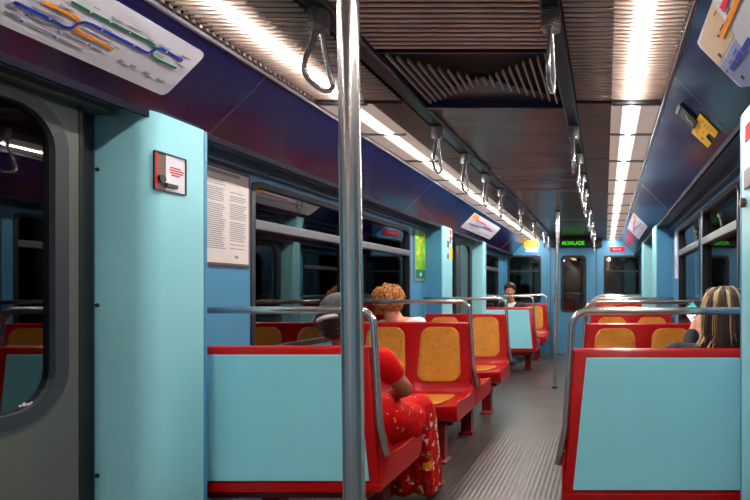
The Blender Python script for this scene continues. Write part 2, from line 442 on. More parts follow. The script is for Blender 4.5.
# lamps
def lamp(s, a, c, label):
    root = tag(empty('ceiling_light',(s*.72,(a+c)/2,2.1)),label,'ceiling light','strip lights along the ceiling')
    rel(MB().box((s*.602,a+.012,2.088),(s*.845,c-.012,2.112)).build('diffuser','diffuser',root,bevel=.004),root)
    rel(MB().box((s*.660,a+.014,2.0865),(s*.750,c-.014,2.090)).build('tube_glow_strip','lens',root),root)  # tube's soft glow on the diffuser, added as an emissive strip
    rel(MB().box((s*.694,a+.02,2.084),(s*.716,c-.02,2.0865)).build('lamp_tube','tube',root),root)
side_name = {-1:'left',1:'right'}
order = ['nearest flush diffuser','second flush diffuser','third flush diffuser','fourth flush diffuser','fifth flush diffuser','last flush diffuser']
for s in (-1,1):
    for i,(a,c) in enumerate(((2.52,3.62),(3.635,4.85),(4.865,6.1),(6.115,7.35),(7.365,8.4),(8.415,YE-.01))):
        lamp(s,a,c,'%s of the lit ceiling strip on the %s, beside the %s cove' % (order[i], side_name[s], side_name[s]))
    root = tag(empty('ceiling_light',(s*.72,.3,2.15)),'bright tube light behind the slatted louvre on the %s of the ceiling' % side_name[s],'ceiling light','strip lights along the ceiling')
    rel(MB().box((s*.602,Y0,2.120),(s*.847,2.50,2.130)).build('diffuser','diffuser',root),root)
    rel(MB().box((s*.665,Y0,2.1165),(s*.745,2.49,2.120)).build('tube_glow_strip','lens',root),root)  # same added glow band around the louvred tube
    rel(MB().box((s*.694,Y0,2.113),(s*.716,2.48,2.1165)).build('lamp_tube','tube',root),root)

# ------------------------------------------------------------------ pillars
def pillar(s, y0, y1, label, near=True):
    root = tag(empty('door_pillar',(s*1.18,(y0+y1)/2,0)),label,'pillar','door pillars')
    r = .055 if near else .03
    pts = []
    # plan outline: inner face at PX, rounded corners toward the aisle
    def arc(cx,cy,a0,a1):
        for k in range(7):
            a = a0+(a1-a0)*k/6; pts.append((cx+r*math.cos(a),cy+r*math.sin(a)))
    arc(PX+r,y0+.012+r,PI*1.5,PI); arc(PX+.015,y1-.015,0,0) if False else None
    pts += [(PX,y1-.008),(PX+.008,y1)]
    pts += [(1.285,y1),(1.285,y0)]
    ring = [V((s*x,y,0)) for x,y in pts]
    sh = MB().prism(ring,(0,0,ZN0-.001)).build('pillar_shell','pillar',root); smooth_angle(rel(sh,root),.5)
    rel(MB().box((s*(PX-.001),y1-.006,0),(s*1.26,y1+.012,ZN0-.002)).build('bay_panel','blue',root,bevel=.003),root) if near else rel(MB().box((s*(PX+.012),y0-.008,0),(s*1.26,y0+.01,ZN0-.002)).build('bay_panel','blue',root,bevel=.003),root) if y0 < 6 else None
    return root
p_near = pillar(-1,*PILLARS_L[0],'pale turquoise door pillar at left beside the grey door, carrying the emergency handle box')
for z in (1.605,1.115,.50):
    y = 1.842; x = -1.262
    rel(MB().cyl((x,y-.004,z),(x,y+.01,z),.0075,14).build('bolt','black',p_near,smooth=True),p_near)
def ebox(root, s, y0, y1, z0, z1):
    x = s*PX; 
    fr = rel(MB().ring_extrude([V((x,y,z)) for y,z in rrect(y0,y1,z0,z1,.006)],[V((x,y,z)) for y,z in rrect(y0+.005,y1-.005,z0+.005,z1-.005,.004)],(-s*.006,0,0)).build('emergency_handle_box','black',root),root)
    ym = y0+(y1-y0)*.36
    rel(MB().box((x,ym,z0+.004),(x-s*.003,y1-.004,z1-.004)).build('cover','white',fr),root)
    rel(MB().box((x,y0+.004,z0+.004),(x-s*.002,ym,z1-.004)).build('recess','brown',fr),root)
    rel(MB().box((x,y0+.004,z0+.006),(x-s*.004,y0+.014,z1-.006)).build('edge_strip','redsign',fr),root)
    rel(MB().cyl((x-s*.002,y0+.03,z0+.045),(x-s*.012,y0+.03,z0+.045),.014).box((x-s*.002,ym-.004,z0+.018),(x-s*.012,ym+.045,z0+.032)).build('lever','black',fr),root)
    b = MB()
    for q,(w0,w1) in enumerate(((.1,.75),(.05,.95),(.08,.9),(.2,.7))):
        z = z1-.05-.0095*q; L = (y1-.008)-(ym+.012)
        b.box((x-s*.003,ym+.012+L*w0,z),(x-s*.0042,ym+.012+L*w1,z+.0045))
    rel(b.build('lettering','redsign',fr),root)
ebox(p_near,-1,1.868,2.012,1.54,1.685)
p_r = pillar(1,*PILLARS_R[0],'pale turquoise door pillar cut by the right edge, beside the woman with long hair')
x = PX
rel(MB().box((x,1.70,1.708),(x-.003,1.862,1.768)).build('red_label','redsign',p_r),p_r)
rel(MB().box((x,1.72,1.535),(x-.008,1.865,1.605)).build('dark_panel','seal',p_r,bevel=.003),p_r)
rel(MB().cyl((x,1.87,1.49),(x-.02,1.87,1.49),.018).build('knob','brown',p_r,bevel=.004),p_r)

pf = pillar(-1,*PILLARS_L[1],'blue-sided left pillar before the far door, with red and yellow stickers',False)
x = -PX
rel(MB().cyl((x,5.47,1.79),(x+.004,5.47,1.79),.03).cyl((x,5.47,1.72),(x+.004,5.47,1.72),.03).build('red_button','redsign',pf),pf)
rel(MB().box((x,5.43,1.50),(x+.003,5.53,1.63)).build('yellow_sticker','yellow',pf),pf)
rel(MB().box((x,5.36,1.62),(x+.003,5.41,1.69)).box((x,5.36,1.50),(x+.003,5.40,1.55)).box((x,5.44,1.665),(x+.003,5.47,1.70)).build('small_marks','inkdark',pf),pf)
pf2 = pillar(-1,*PILLARS_L[2],'pale left pillar just past the far door, below the small route map',False)
rel(MB().box((x,7.04,1.46),(x+.002,7.08,1.66)).build('small_notice','ink',pf2),pf2)
pillar(1,*PILLARS_R[1],'right pillar before the far door, nearest the white strip notice',False)
pillar(1,*PILLARS_R[2],'pale right pillar just past the far door, under the right far map',False)

# ------------------------------------------------------------------ poles
def pole(bot, top, r, label):
    root = tag(empty('grab_pole',(bot[0],bot[1],0)),label,'pole')
    rel(smooth_angle(MB().cyl(bot,top,r,32).build('pole_tube','steel',root)),root)
    rel(smooth_angle(MB().cyl((bot[0],bot[1],0),(bot[0],bot[1],.03),r*1.5,28).build('floor_flange','steel_dark',root,bevel=.004)),root)
    t = V(top); rel(smooth_angle(MB().cyl(t-V((0,0,.03)),t,r*1.5,28).build('ceiling_flange','steel_dark',root,bevel=.004)),root)
def pt(px,py,y): return (CX+(px-604.8)*y/F, y, CZ+(290-py)*y/F)
a = pt(348,0,1.14); b_ = pt(354.3,500,1.14)
def at_z(z): t = (z-a[2])/(b_[2]-a[2]); return (a[0]+(b_[0]-a[0])*t,1.14,z)
pole(at_z(0),at_z(2.125),.0228,'thick steel grab pole in the left foreground, floor to ceiling')
pole((-.025,6.08,0),(.012,6.08,2.125),.021,'thin steel grab pole far down the aisle by the end door')

# ------------------------------------------------------------------ hanging straps
def make_strap():
    root = tag(empty('hanging_strap',(0,0,2.075)),'','strap','hanging straps')
    rel(MB().box((-.028,-.032,2.062),(.028,.032,2.08)).build('mount','black',root,bevel=.004),root)
    b = MB(); n = 7
    pts = []; rs = []
    for i in range(n):
        z = 2.064-.0095*i
        pts += [(0,0,z),(0,0,z-.0035),(0,0,z-.0045),(0,0,z-.0090)]; rs += [.033,.033,.024,.024]
    smooth_angle(rel(b.tube(pts,rs,24).build('coil_spring','chrome',root),root),.5)
    P = []
    top = 1.985
    top = 2.0; ctrl = [(-.012,top+.006),(-.024,1.955),(-.052,1.89),(-.058,1.855),(-.045,1.826),(-.015,1.812),(.025,1.809),(.05,1.822),(.056,1.846),(.044,1.885),(.026,1.945),(.012,top+.006)]
    # Catmull-Rom through the points
    for i in range(len(ctrl)-1):
        p0 = ctrl[max(i-1,0)]; p1 = ctrl[i]; p2 = ctrl[i+1]; p3 = ctrl[min(i+2,len(ctrl)-1)]
        for k in range(5):
            t = k/5
            q = [.5*((2*p1[j])+(-p0[j]+p2[j])*t+(2*p0[j]-5*p1[j]+4*p2[j]-p3[j])*t*t+(-p0[j]+3*p1[j]-3*p2[j]+p3[j])*t**3) for j in (0,1)]
            P.append((0,q[0],q[1]))
    P.append((0,ctrl[-1][0],ctrl[-1][1]))
    rel(MB().tube(P,.0088,10).build('strap_loop','chrome',root,smooth=True),root)
    return root
SY = [1.71,2.92,3.5,4.1,4.71,5.85,6.95,8.1,8.8]
ords = ['nearest','second','third','fourth','fifth','sixth','seventh','eighth','farthest']
st = make_strap(); first = True
for s in (-1,1):
    for i, y in enumerate(SY):
        o = st if first else copy_tree(st); first = False
        o.location = (s*.389, y, 2.113)
        o.rotation_euler = (random.uniform(-.03,.03) if i else 0, 0, (random.uniform(-.1,.1) if i else (-.30 if s<0 else -.05)))
        o['label'] = '%s hanging strap from the camera on the %s ceiling rail' % (ords[i], side_name[s])

# ------------------------------------------------------------------ boards on the coves
NR = {}
def cove_pt(s, y, v, h=0.):
    n = V((-s,0,-1)).normalized()
    return V((s*(XN0-v), y, ZN0+v)) + n*h
def px_cove(s, px, py):
    if s < 0: y = 2.33*F/(290-py+604.8-px)
    else: y = 1.19*F/((290-py)+(px-604.8))
    return y, (290-py)/F*y-.66
def cove_plate(s, pts, h0, h1, name, m, root, bevel=0):
    n = V((-s,0,-1)).normalized()
    o = MB().prism([cove_pt(s,y,v,h0) for y,v in pts], n*(h1-h0)).build(name,m,root,bevel=bevel)
    return rel(o,root) if root else o
def cove_line(s, pxs, w, name, m, root, h=.0075, conv=True, b=None):
    pts = [px_cove(s,*p) if conv else p for p in pxs]
    own = b is None; b = b or MB(); n = V((-s,0,-1)).normalized()
    L, R_ = [], []
    for i, p in enumerate(pts):
        q0 = V(pts[max(i-1,0)]); q1 = V(pts[min(i+1,len(pts)-1)])
        d = (q1-q0).normalized(); nn = V((-d.y,d.x))*w/2
        L.append(V(p)+nn); R_.append(V(p)-nn)
    for i in range(len(pts)-1):
        quad = [L[i],L[i+1],R_[i+1],R_[i]]
        b.prism([cove_pt(s,q.x,q.y,h) for q in quad], n*.0012)
    if own: return rel(b.build(name,m,root),root)
def bars(s, items, name, m, root, h=.0072, k=.6, k2=.36):
    """little unreadable label bars: (px,py,length m along y, height m)"""
    b = MB(); n = V((-s,0,-1)).normalized()
    for y,v,l,t in items:
        l *= k; t *= k2
        b.prism([cove_pt(s,*q,h) for q in ((y,v),(y+l,v),(y+l,v+t),(y,v+t))], n*.0008)
    return rel(b.build(name,m,root),root)
# left near route map
rt = tag(empty('route_map',cove_pt(-1,1.1,.12)),'long white line map with green, blue and orange lines on the left cove','map','route maps above the doors')
cove_plate(-1, rrect(.43,1.868,.053,.207,.02), .0005,.006,'board','white',rt)
cove_line(-1,[(12,0),(47,16.5),(60,24),(65,26),(70,25.8),(74,23),(78,21),(83,20.3),(90,22.6),(120,38),(143,50),(147,51.2),(151,49),(155,46.8),(160,47),(181,59)],.0068,'blue_line','m_blue',rt)
cove_line(-1,[(42,0),(70,13.5),(75,16.5),(77.5,20),(75,23.5),(73.5,26),(74.5,28.5),(79,31.5),(111,47.5)],.0068,'orange_line','m_orange',rt)
cove_line(-1,[(70,0),(90,11),(147.6,40.6),(152,43.5),(154,47),(150,51),(150.5,54.5),(155,57.8),(174.6,66.7)],.0062,'green_line','m_green',rt)
it = []
def lab(px,py,l,t=.006): y,v = px_cove(-1,px,py); it.append((y,v,l,t))
for q in ((58,3,.06),(30,5,.10),(50,13,.05),(100,25,.05),(92,5,.03),(110,15,.06),(110,16.5,.05),(127,24,.07),(146,36.5,.04),(80,26,.13),(100,36,.06),(112,45,.03),(124,39,.08),(158,43,.07),(180,54,.06),(155,52,.05),(175,62,.06)): lab(*q)
bars(-1,it,'station_labels','ink',rt)
it = []
for q in ((28,14,.09,.008),(24,21,.12,.008),(61,31,.11,.008),(57,37,.11,.008),(90,46,.05,.01),(2,10,.06,.012),(117,59,.025,.014),(128,64,.035,.014),(142,71,.035,.014),(155,78,.05,.012),(5,3,.05,.01),(120,63,.03,.01),(145,75,.03,.01)): lab(*q)
bars(-1,it,'map_printing','ink',rt)
it = []
for q in ((23,13,.012,.01),(17.5,19,.012,.01),(55,30,.012,.01),(51,35,.012,.01),(86,43.5,.012,.01)): lab(*q)
bars(-1,it,'pictogram_print','m_blue',rt)
b = MB()
for q in ((48,16.5),(100,28),(132,44),(57.5,8),(89,10),(108.5,20),(128,30.5),(165,50)):
    y,v = px_cove(-1,*q); n = V((1,0,-1)).normalized(); c = cove_pt(-1,y,v,.0088); b.cyl(c,c+n*.001,.003,10)
rel(b.build('station_marking','white',rt),rt)
# right near route map
rr = tag(empty('route_map',cove_pt(1,1.1,.12)),'white, beige and slate zone map on the right cove, cut by the top corner','map','route maps above the doors')
cove_plate(1, rrect(.43,1.785,.048,.205,.018), .0005,.006,'board','white',rr)
def cp(*ps): return [px_cove(1,*p) for p in ps]
cove_plate(1, cp((702,42),(703,36),(713,2),(717,6),(736,33.5),(720,64.5),(704,47)), .006,.0066,'beige_zone','m_beige',rr)
cove_plate(1, cp((721.5,66),(737,37),(743,46),(755,52),(756,84),(746,86),(741,84)), .006,.0066,'slate_zone','m_slate',rr)
cove_line(1,[(745,-14),(738,1),(723,36)],.012,'orange_line','m_orange',rr)
cove_line(1,[(731,-8),(727,0),(723.5,7.5)],.012,'crimson_line','m_red',rr)
b = MB()
for p,q in (((752,37),(744,50)),((743,51),(738.5,59)),((738,60),(733,68))): cove_line(1,[p,q],.013,'','',None,.0078,True,b)
rel(b.build('blue_line','m_blue',rr),rr)
it = []
for px,py,l,t in ((719,50,.012,.03),(742,72,.012,.03),(719,32,.008,.016),(731,5,.03,.006),(724,22,.03,.006),(717,9,.02,.006),(737,47,.03,.006),(732,58,.02,.006),(728,68,.014,.01)):
    y,v = px_cove(1,px,py); it.append((y,v-t/2,l*2.2,t))
bars(1,it,'map_printing','inkdark',rr)
# far maps above the far doors
for s,lb in ((-1,'small far white map on the left cove above the far door'),(1,'small far white map on the right cove above the far door')):
    r2 = tag(empty('route_map',cove_pt(s,6.4,.12)),lb,'map','route maps above the doors')
    cove_plate(s, rrect(5.73,7.15,.05,.208,.02), .0005,.006,'board','white',r2)
    cove_line(s,[(5.95,.165),(6.4,.165),(6.5,.15),(6.75,.15)],.010,'crimson_line','m_red',r2,conv=False)
    cove_line(s,[(5.85,.11),(6.3,.12),(6.4,.135),(6.95,.135)],.008,'blue_line','m_blue',r2,conv=False)
    cove_plate(s, rrect(5.75,5.98,.165,.20,.01), .006,.0068,'orange_patch','m_orange',r2)
    bars(s,[(6.0,.08,.3,.01),(6.4,.07,.25,.01),(6.2,.10,.2,.008),(6.75,.08,.25,.01),(5.85,.185,.1,.006)],'map_printing','ink',r2)
# emergency tag on the right cove
et = tag(empty('emergency_tag',cove_pt(1,2.35,.1)),'black latch with a torn yellow warning tag on the right cove','latch')
cove_plate(1,[(2.22,.112),(2.222,.032),(2.30,.030),(2.31,.056),(2.37,.056),(2.38,.028),(2.462,.030),(2.47,.106),(2.40,.112)],.004,.006,'yellow_tag','yellow',et)
cove_plate(1, rrect(2.30,2.405,.105,.188,.008), .0005,.012,'latch_body','black',et,bevel=.003)
cove_plate(1, rrect(2.30,2.405,.176,.188,.004), .0122,.016,'latch_lip','steel_dark',et)
cove_line(1,[(2.34,.150),(2.36,.135),(2.345,.125),(2.37,.112)],.006,'latch_mark','white',et,h=.0125,conv=False)
bars(1,[(2.25,.09,.045,.006),(2.25,.078,.08,.005),(2.25,.066,.075,.005),(2.25,.054,.04,.004),(2.40,.09,.05,.006),(2.41,.06,.03,.02),(2.33,.09,.06,.006),(2.34,.07,.05,.005)],'tag_text','inkdark',et,h=.0062)
# grey edging line low on the left cove
o = cove_line(-1,[(289,150),(350,175),(380,187)],.004,'trim_40','alu',None,h=.0006) if False else None

# ------------------------------------------------------------------ notices on walls
nb = tag(empty('notice_board',(-WX,2.46,1.29)),'framed cream notice with columns of text on the blue left wall','notice')
rel(MB().box((-WX,2.30,1.285),(-WX+.012,2.63,1.765)).build('frame','brown',nb,bevel=.004),nb)
rel(MB().box((-WX+.012,2.31,1.30),(-WX+.0135,2.615,1.745)).build('paper','paper',nb),nb)
b = MB(); z = 1.70; rng = random.Random(3)
b.box((-WX+.0135,2.33,1.722),(-WX+.0145,2.55,1.738))
for c0,c1,zt in ((2.32,2.455,1.69),(2.485,2.60,1.645)):
    z = zt
    while z > 1.36:
        if rng.random() > .09: b.box((-WX+.0135,c0,z),(-WX+.0142,c1-rng.random()*.02,z+.0045))
        z -= .0098
b.box((-WX+.0135,2.52,1.325),(-WX+.0145,2.54,1.34))
rel(b.build('printed_text','ink',nb),nb)
gp = tag(empty('green_poster',(-WX,5.06,1.27)),'green and yellow map poster in grey frame before the far left door','poster')
rel(MB().box((-WX,4.90,1.26),(-WX+.014,5.2,1.765)).build('frame','greyframe',gp,bevel=.003),gp)
rel(MB().box((-WX+.014,4.925,1.37),(-WX+.0155,5.18,1.745)).build('map_print','poster_green',gp),gp)
rel(MB().box((-WX+.014,4.925,1.285),(-WX+.0155,5.18,1.37)).build('lower_print','m_green',gp),gp)
rel(MB().tube([(-WX+.017,4.94,1.50),(-WX+.017,5.02,1.55),(-WX+.017,5.0,1.63),(-WX+.017,5.1,1.68),(-WX+.017,5.16,1.72)],.008,6).build('map_road','yellow',gp),gp)
rel(MB().box((-WX+.0155,5.03,1.31),(-WX+.0165,5.08,1.34)).build('map_logo','white',gp),gp)
wp = tag(empty('strip_notice',(WX,4.95,1.3)),'narrow white strip notice on the blue right wall before the far door','notice')
rel(MB().box((WX+.002,4.88,1.28),(WX-.01,5.03,1.735)).build('panel','white',wp,bevel=.003),wp)
rel(MB().box((WX-.01,4.93,1.40),(WX-.0108,4.98,1.50)).build('printed_text','ink',wp),wp)
# end wall signs
yb = CZ
def esign(name,label,x0,x1,z0,z1,m,parts):
    r_ = tag(empty(name,((x0+x1)/2,YE,z0)),label,'sign')
    rel(MB().box((x0,YE-.008,z0),(x1,YE,z1)).build('sign_plate',m,r_,bevel=.002),r_)
    for nm,mm,bx in parts:
        b = MB()
        for q in bx: b.box((q[0],YE-.0095,q[2]),(q[1],YE-.008,q[3]))
        rel(b.build(nm,mm,r_),r_)
esign('yellow_sign','yellow sign over a white card above the left end window',-.90,-.63,1.945,2.075,'yellow',[('printed_text','inkdark',[(-.86,-.67,2.03,2.045),(-.84,-.69,2.0,2.015),(-.86,-.72,1.97,1.98)])])
esign('white_card','white card under the yellow sign above the left end window',-.875,-.65,1.86,1.94,'white',[('printed_text','ink',[(-.85,-.68,1.905,1.915),(-.85,-.70,1.885,1.893)])])
esign('red_sign','small red sign above the right end window',.66,.93,1.865,1.955,'redsign',[('printed_text','white',[(.72,.75,1.895,1.925),(.765,.785,1.90,1.92),(.80,.82,1.90,1.92),(.835,.86,1.90,1.92)])])
ld = tag(empty('destination_display',(.03,YE-.1,1.95)),'black display with green illuminated word above the end door','display')
rel(MB().box((-.43,YE-.12,1.952),(.52,YE-.002,2.13)).build('housing','black',ld,bevel=.006),ld)
tm = Matrix.Translation((.0,YE-.122,2.012)) @ Matrix.Rotation(PI/2,4,'X') @ Matrix.Diagonal((1.08,1.25,1,1))
rel(text_mesh('ALVALADE',.078,tm,'led','illuminated_word',ld),ld)
# window sticker on the near door
ws = tag(empty('window_sticker',(-1.24,1.57,.86)),'tiny white printed mark low on the grey door window at left','sticker')
y = 1.575; b = MB()
for dy,w,h_ in ((0,.012,.008),(.015,.012,.013),(.03,.014,.009),(.046,.008,.012)): b.box((-1.2405,y+dy*.7,.808),(-1.2395,y+(dy+w)*.7,.808+h_*.8))
rel(b.build('mark','white',ws),ws)

# ------------------------------------------------------------------ benches
BW = .805
def edge(z):   # how far the aisle edge leans out toward the aisle below the top
    if z > .5: return -.026*(.93-z)/.43
    if z > .47: return -.026-.024*(.5-z)/.03
    return -.05
def front_profile():
    pts = [(.028,.925),(.040,.93),(.050,.922),(.056,.88),(.068,.78),(.082,.66),(.094,.56),(.102,.50),(.112,.465),(.132,.443),(.165,.434),(.24,.430),(.33,.432),(.41,.438),(.455,.440),(.482,.432),(.497,.412),(.500,.385),(.494,.34),(.478,.312),(.455,.302)]
    return pts
FP = front_profile()
def dish(u):   # u: 0..1 across the bench
    w = (u*2) % 1.0; e = abs(w*2-1)
    return .012*(1-e**5)
def build_bench(sx, sy, rear_panel, rail):
    """sx: +1 right side, sy: +1 faces away from the camera. root at aisle top edge, rear face, floor."""
    root = empty('bench_seat')
    T = lambda p: V((sx*p[0], sy*p[1], p[2]))
    rings = []; N = 28
    for i in range(N+1):
        u = i/N; ring = []
        d = dish(u) if 0 < i < N else 0
        for k,(y,z) in enumerate(FP):
            y0,z0 = FP[max(k-1,0)]; y1,z1 = FP[min(k+1,len(FP)-1)]
            t = V((y1-y0,z1-z0)).normalized(); n = V((-t.y,t.x))   # outward (front/up)
            amt = d*(1 if 2 <= k <= 15 else 0)*min(1,(k-1)/4)
            yy, zz = y-n.x*amt, z-n.y*amt
            ring.append((u*BW+(1-u)*edge(z), yy, zz))
        ring.append((u*BW+(1-u)*edge(.302), .0, .302)); ring.append((u*BW+(1-u)*edge(.5),0,.49)); ring.append((u*BW+(1-u)*edge(.93), .0, .915)); ring.append((u*BW, .008, .928))
        rings.append([T(p) for p in ring])
    sh = MB().loft(rings).build('seat_shell','red',root); smooth_angle(sh,.6)
    md = sh.modifiers.new('bevel','BEVEL'); md.width = .008; md.segments = 3; md.limit_method = 'ANGLE'; md.angle_limit = .9
    # pads follow the profile
    acc = [0]
    for p,q in zip(FP,FP[1:]): acc.append(acc[-1]+math.dist(p,q))
    def prof(s):
        for k in range(len(FP)-1):
            if s <= acc[k+1] or k == len(FP)-2:
                f = (s-acc[k])/(acc[k+1]-acc[k]); p,q = V(FP[k]),V(FP[k+1]); t = (q-p).normalized(); return p.lerp(q,f), V((-t.y,t.x))
    def pad(uc, s0, s1, w0, w1, name, r=.07):
        b = MB(); rows = 22; colsn = 10; grid = []
        for i in range(rows+1):
            f = i/rows; s = s0+(s1-s0)*(.5-.5*math.cos(f*PI)); L = s1-s0
            e = min(s-s0, s1-s); hw = (w0+(w1-w0)*(s-s0)/L)/2
            if e < r: hw -= r-math.sqrt(max(0,r*r-(r-e)**2))
            row = []
            for j in range(colsn+1):
                x = uc*BW+hw*(2*j/colsn-1); p,n = prof(s)
                ramp = min(1,max(0,(s-acc[1])/.12))
                h = .0045-dish(x/BW)*ramp
                row.append((x, p.x+n.x*h, p.y+n.y*h))
            grid.append(row)
        g = [[b.bm.verts.new(T(p)) for p in row] for row in grid]
        for i in range(rows):
            for j in range(colsn): b._f((g[i][j],g[i][j+1],g[i+1][j+1],g[i+1][j]))
        bmesh.ops.remove_doubles(b.bm, verts=b.bm.verts, dist=.0004)
        o = b.build(name,'orange',root,smooth=True)
        sm = o.modifiers.new('solid','SOLIDIFY'); sm.thickness = .006; sm.offset = 0
    for uc in (.25,.75):
        pad(uc, acc[2]+.025, acc[7]-.005, .275, .325, 'backrest_pad')
        pad(uc, acc[10]+.02, acc[14]+.035, .32, .31, 'seat_pad', .05)
    if rear_panel:
        q = [(.052,.893),(BW-.01,.893),(BW-.01,.352),(-.002,.352)]
        MB().prism([T((x,-.001,z)) for x,z in q],(0,-sy*.006,0)).build('rear_panel','pale',root,bevel=.0025)
        MB().prism([T(p) for p in ((-.05,-.004,.302),(BW,-.004,.302),(BW,-.004,.335),(-.05,-.004,.335))],(0,sy*.01,0)).build('rear_lower_rail','red',root,bevel=.003)
    # under frame and pedestal legs
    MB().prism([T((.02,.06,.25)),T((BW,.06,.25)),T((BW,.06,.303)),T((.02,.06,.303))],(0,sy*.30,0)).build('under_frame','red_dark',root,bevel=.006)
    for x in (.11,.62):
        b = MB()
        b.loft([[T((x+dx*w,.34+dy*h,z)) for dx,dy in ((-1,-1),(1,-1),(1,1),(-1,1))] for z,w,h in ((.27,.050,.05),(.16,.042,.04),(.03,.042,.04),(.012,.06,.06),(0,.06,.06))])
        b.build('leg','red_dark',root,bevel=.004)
    if rail:
        P = []
        zt, rr_ = 1.083, .075
        xa = -.012
        for z in (.45,.6,.75,.9,zt-rr_): P.append((xa+edge(z)*1.0-.002,.022,z))
        for k in range(1,8):
            a = PI-PI/2*k/7; P.append((xa+rr_+rr_*math.cos(a),.022,zt-rr_+rr_*math.sin(a)))
        P += [(.4,.022,zt),(BW+.022,.022,zt)]
        MB().tube([T(p) for p in P],.0155,14).build('handrail','steel',root,smooth=True)
        MB().cyl(T((xa+edge(.5)-.004,.022,.50)),T((.01,.022,.50)),.008).build('rail_bracket','steel_dark',root)
    return root
BX = .442
protos = {}
def bench(side, y, face, panel, rail, label):
    key = (side,face,panel,rail)
    if key in protos: o = copy_tree(protos[key])
    else: o = protos[key] = build_bench(side,face,panel,rail)
    o.location = (side*BX, y, 0)
    tag(o,label,'bench','red two-seat benches')
    return o
bench(-1,2.19,1,True,True,'red bench in the left foreground with pale blue rear panel, under the woman in red')
bench(-1,3.815,-1,False,True,'left red bench with orange pads facing the camera, in front of the curly-haired passenger')
bench(-1,3.82,1,False,False,'red bench under the curly-haired passenger, facing away on the left')
bench(-1,5.205,-1,False,True,'second red bench facing the camera on the left, next to the green poster')
bench(-1,7.135,1,True,True,'distant left red bench with pale blue rear panel just past the far door')
bench(-1,8.84,-1,False,True,'last left red bench against the end wall, seating the far dark-haired passenger')
bench(1,2.09,1,True,True,'red bench in the right foreground with wide pale blue rear panel, seating the long-haired woman')
bench(1,3.69,-1,False,True,'red bench facing the camera on the right with orange pads above the foreground panel')
bench(1,3.70,1,False,False,'red bench facing away on the right, back to back with the orange-padded one')
bench(1,5.205,-1,False,True,'second right red bench facing the camera, behind two handrails')
bench(1,7.135,1,True,True,'distant right red bench with a pale rear panel past the far door')
bench(1,8.84,-1,False,True,'last right red bench against the end wall under the end window')

# ------------------------------------------------------------------ people
def capsule(b, p0, r0, p1, r1, n=14):
    p0, p1 = V(p0), V(p1); d = p1-p0
    b.ball(p0, r0, 14, 8); b.ball(p1, r1, 14, 8)
    if d.length > 1e-4: b.tube([p0,p1],[r0,r1],n)
def organic(name, fn, mname, parent, voxel=.008, smooth=4, mats=None, assign=None):
    b = MB(); fn(b)
    o = b.build(name, mats or mname, None)
    rm = o.modifiers.new('remesh','REMESH'); rm.mode = 'VOXEL'; rm.voxel_size = voxel; rm.use_smooth_shade = True
    sm = o.modifiers.new('smooth','SMOOTH'); sm.iterations = smooth; sm.factor = .5
    dg = bpy.context.evaluated_depsgraph_get(); dg.update()
    me = bpy.data.meshes.new_from_object(o.evaluated_get(dg))
    old = o.data; o.modifiers.clear(); o.data = me; bpy.data.meshes.remove(old); me.name = name
    for p in me.polygons: p.use_smooth = True
    if assign:
        for p in me.polygons: p.material_index = assign(p.center)
    if parent: o.parent = parent
    return o
def head_parts(b, c, k=1., yaw=0, tilt=(0,0)):
    """skull, jaw, nose, ears around head centre c (faces +y before the yaw)"""
    R = Matrix.Rotation(yaw,4,'Z') @ Matrix.Rotation(tilt[0],4,'X') @ Matrix.Rotation(tilt[1],4,'Y')
    P = lambda x,y,z: V(c)+(R @ V((x,y,z)))*k
    b.ball(P(0,-.012,.025),(.074*k,.092*k,.088*k),20,14,R)
    b.ball(P(0,.012,-.03),(.060*k,.074*k,.085*k),20,14,R)
    b.ball(P(0,.045,-.085),(.032*k,.03*k,.026*k),12,8,R)        # chin
    capsule(b,P(0,.082,.012),.010*k,P(0,.100,-.026),.014*k)      # nose
    b.ball(P(0,.076,.022),(.05*k,.016*k,.012*k),12,8,R)          # brow
    for s in (-1,1):
        b.ball(P(s*.076,-.008,-.008),(.010*k,.020*k,.032*k),10,8,R)
        b.ball(P(s*.035,.062,-.03),(.022*k,.018*k,.02*k),10,8,R)
    b.ball(P(0,.080,-.055),(.024*k,.012*k,.012*k),10,6,R)
    return P
def face_details(root, P, k=1.):
    for s in (-1,1):
        e = MB().ball(P(s*.031,.073,.004),.0125*k,12,8).build('eye','eye',root,smooth=True)
        MB().ball(P(s*.031,.0825,.004),.006*k,10,6).build('iris','iris',e,smooth=True)
    MB().ball(P(0,.090,-.055),(.022*k,.006*k,.007*k),12,6).build('lips','lips',root,smooth=True)
def hand(b, wrist, direction, palm_n, side, curl=.5, k=1.):
    """palm plus five fingers; direction: wrist->knuckles, palm_n: way the palm faces, side: +1 thumb towards dir x palm_n"""
    w = V(wrist); d = V(direction).normalized(); n = V(palm_n); n = (n-d*n.dot(d)).normalized(); t = d.cross(n)*side
    for q in (-.026,-.009,.009,.026): capsule(b,w+t*q*.7*k,.013*k,w+d*.085*k+t*q*k,.0115*k,8)
    for q,L in ((.027,.068),(.009,.078),(-.009,.074),(-.027,.056)):
        p = w+d*.085*k+t*q*k; dd = d.copy(); r = .0095*k
        for seg in (.45,.31,.24):
            dd = (dd*math.cos(curl)+n*math.sin(curl)).normalized(); n2 = n
            q2 = p+dd*L*seg*k; capsule(b,p,r,q2,r*.9,8); p = q2; r *= .9
    p = w+d*.025*k+t*.026*k; q1 = p+(t*.75+d*.6+n*.25).normalized()*.04*k; q2 = q1+(d*.9+n*.45+t*.1).normalized()*.033*k
    capsule(b,p,.0135*k,q1,.011*k,8); capsule(b,q1,.011*k,q2,.009*k,8)

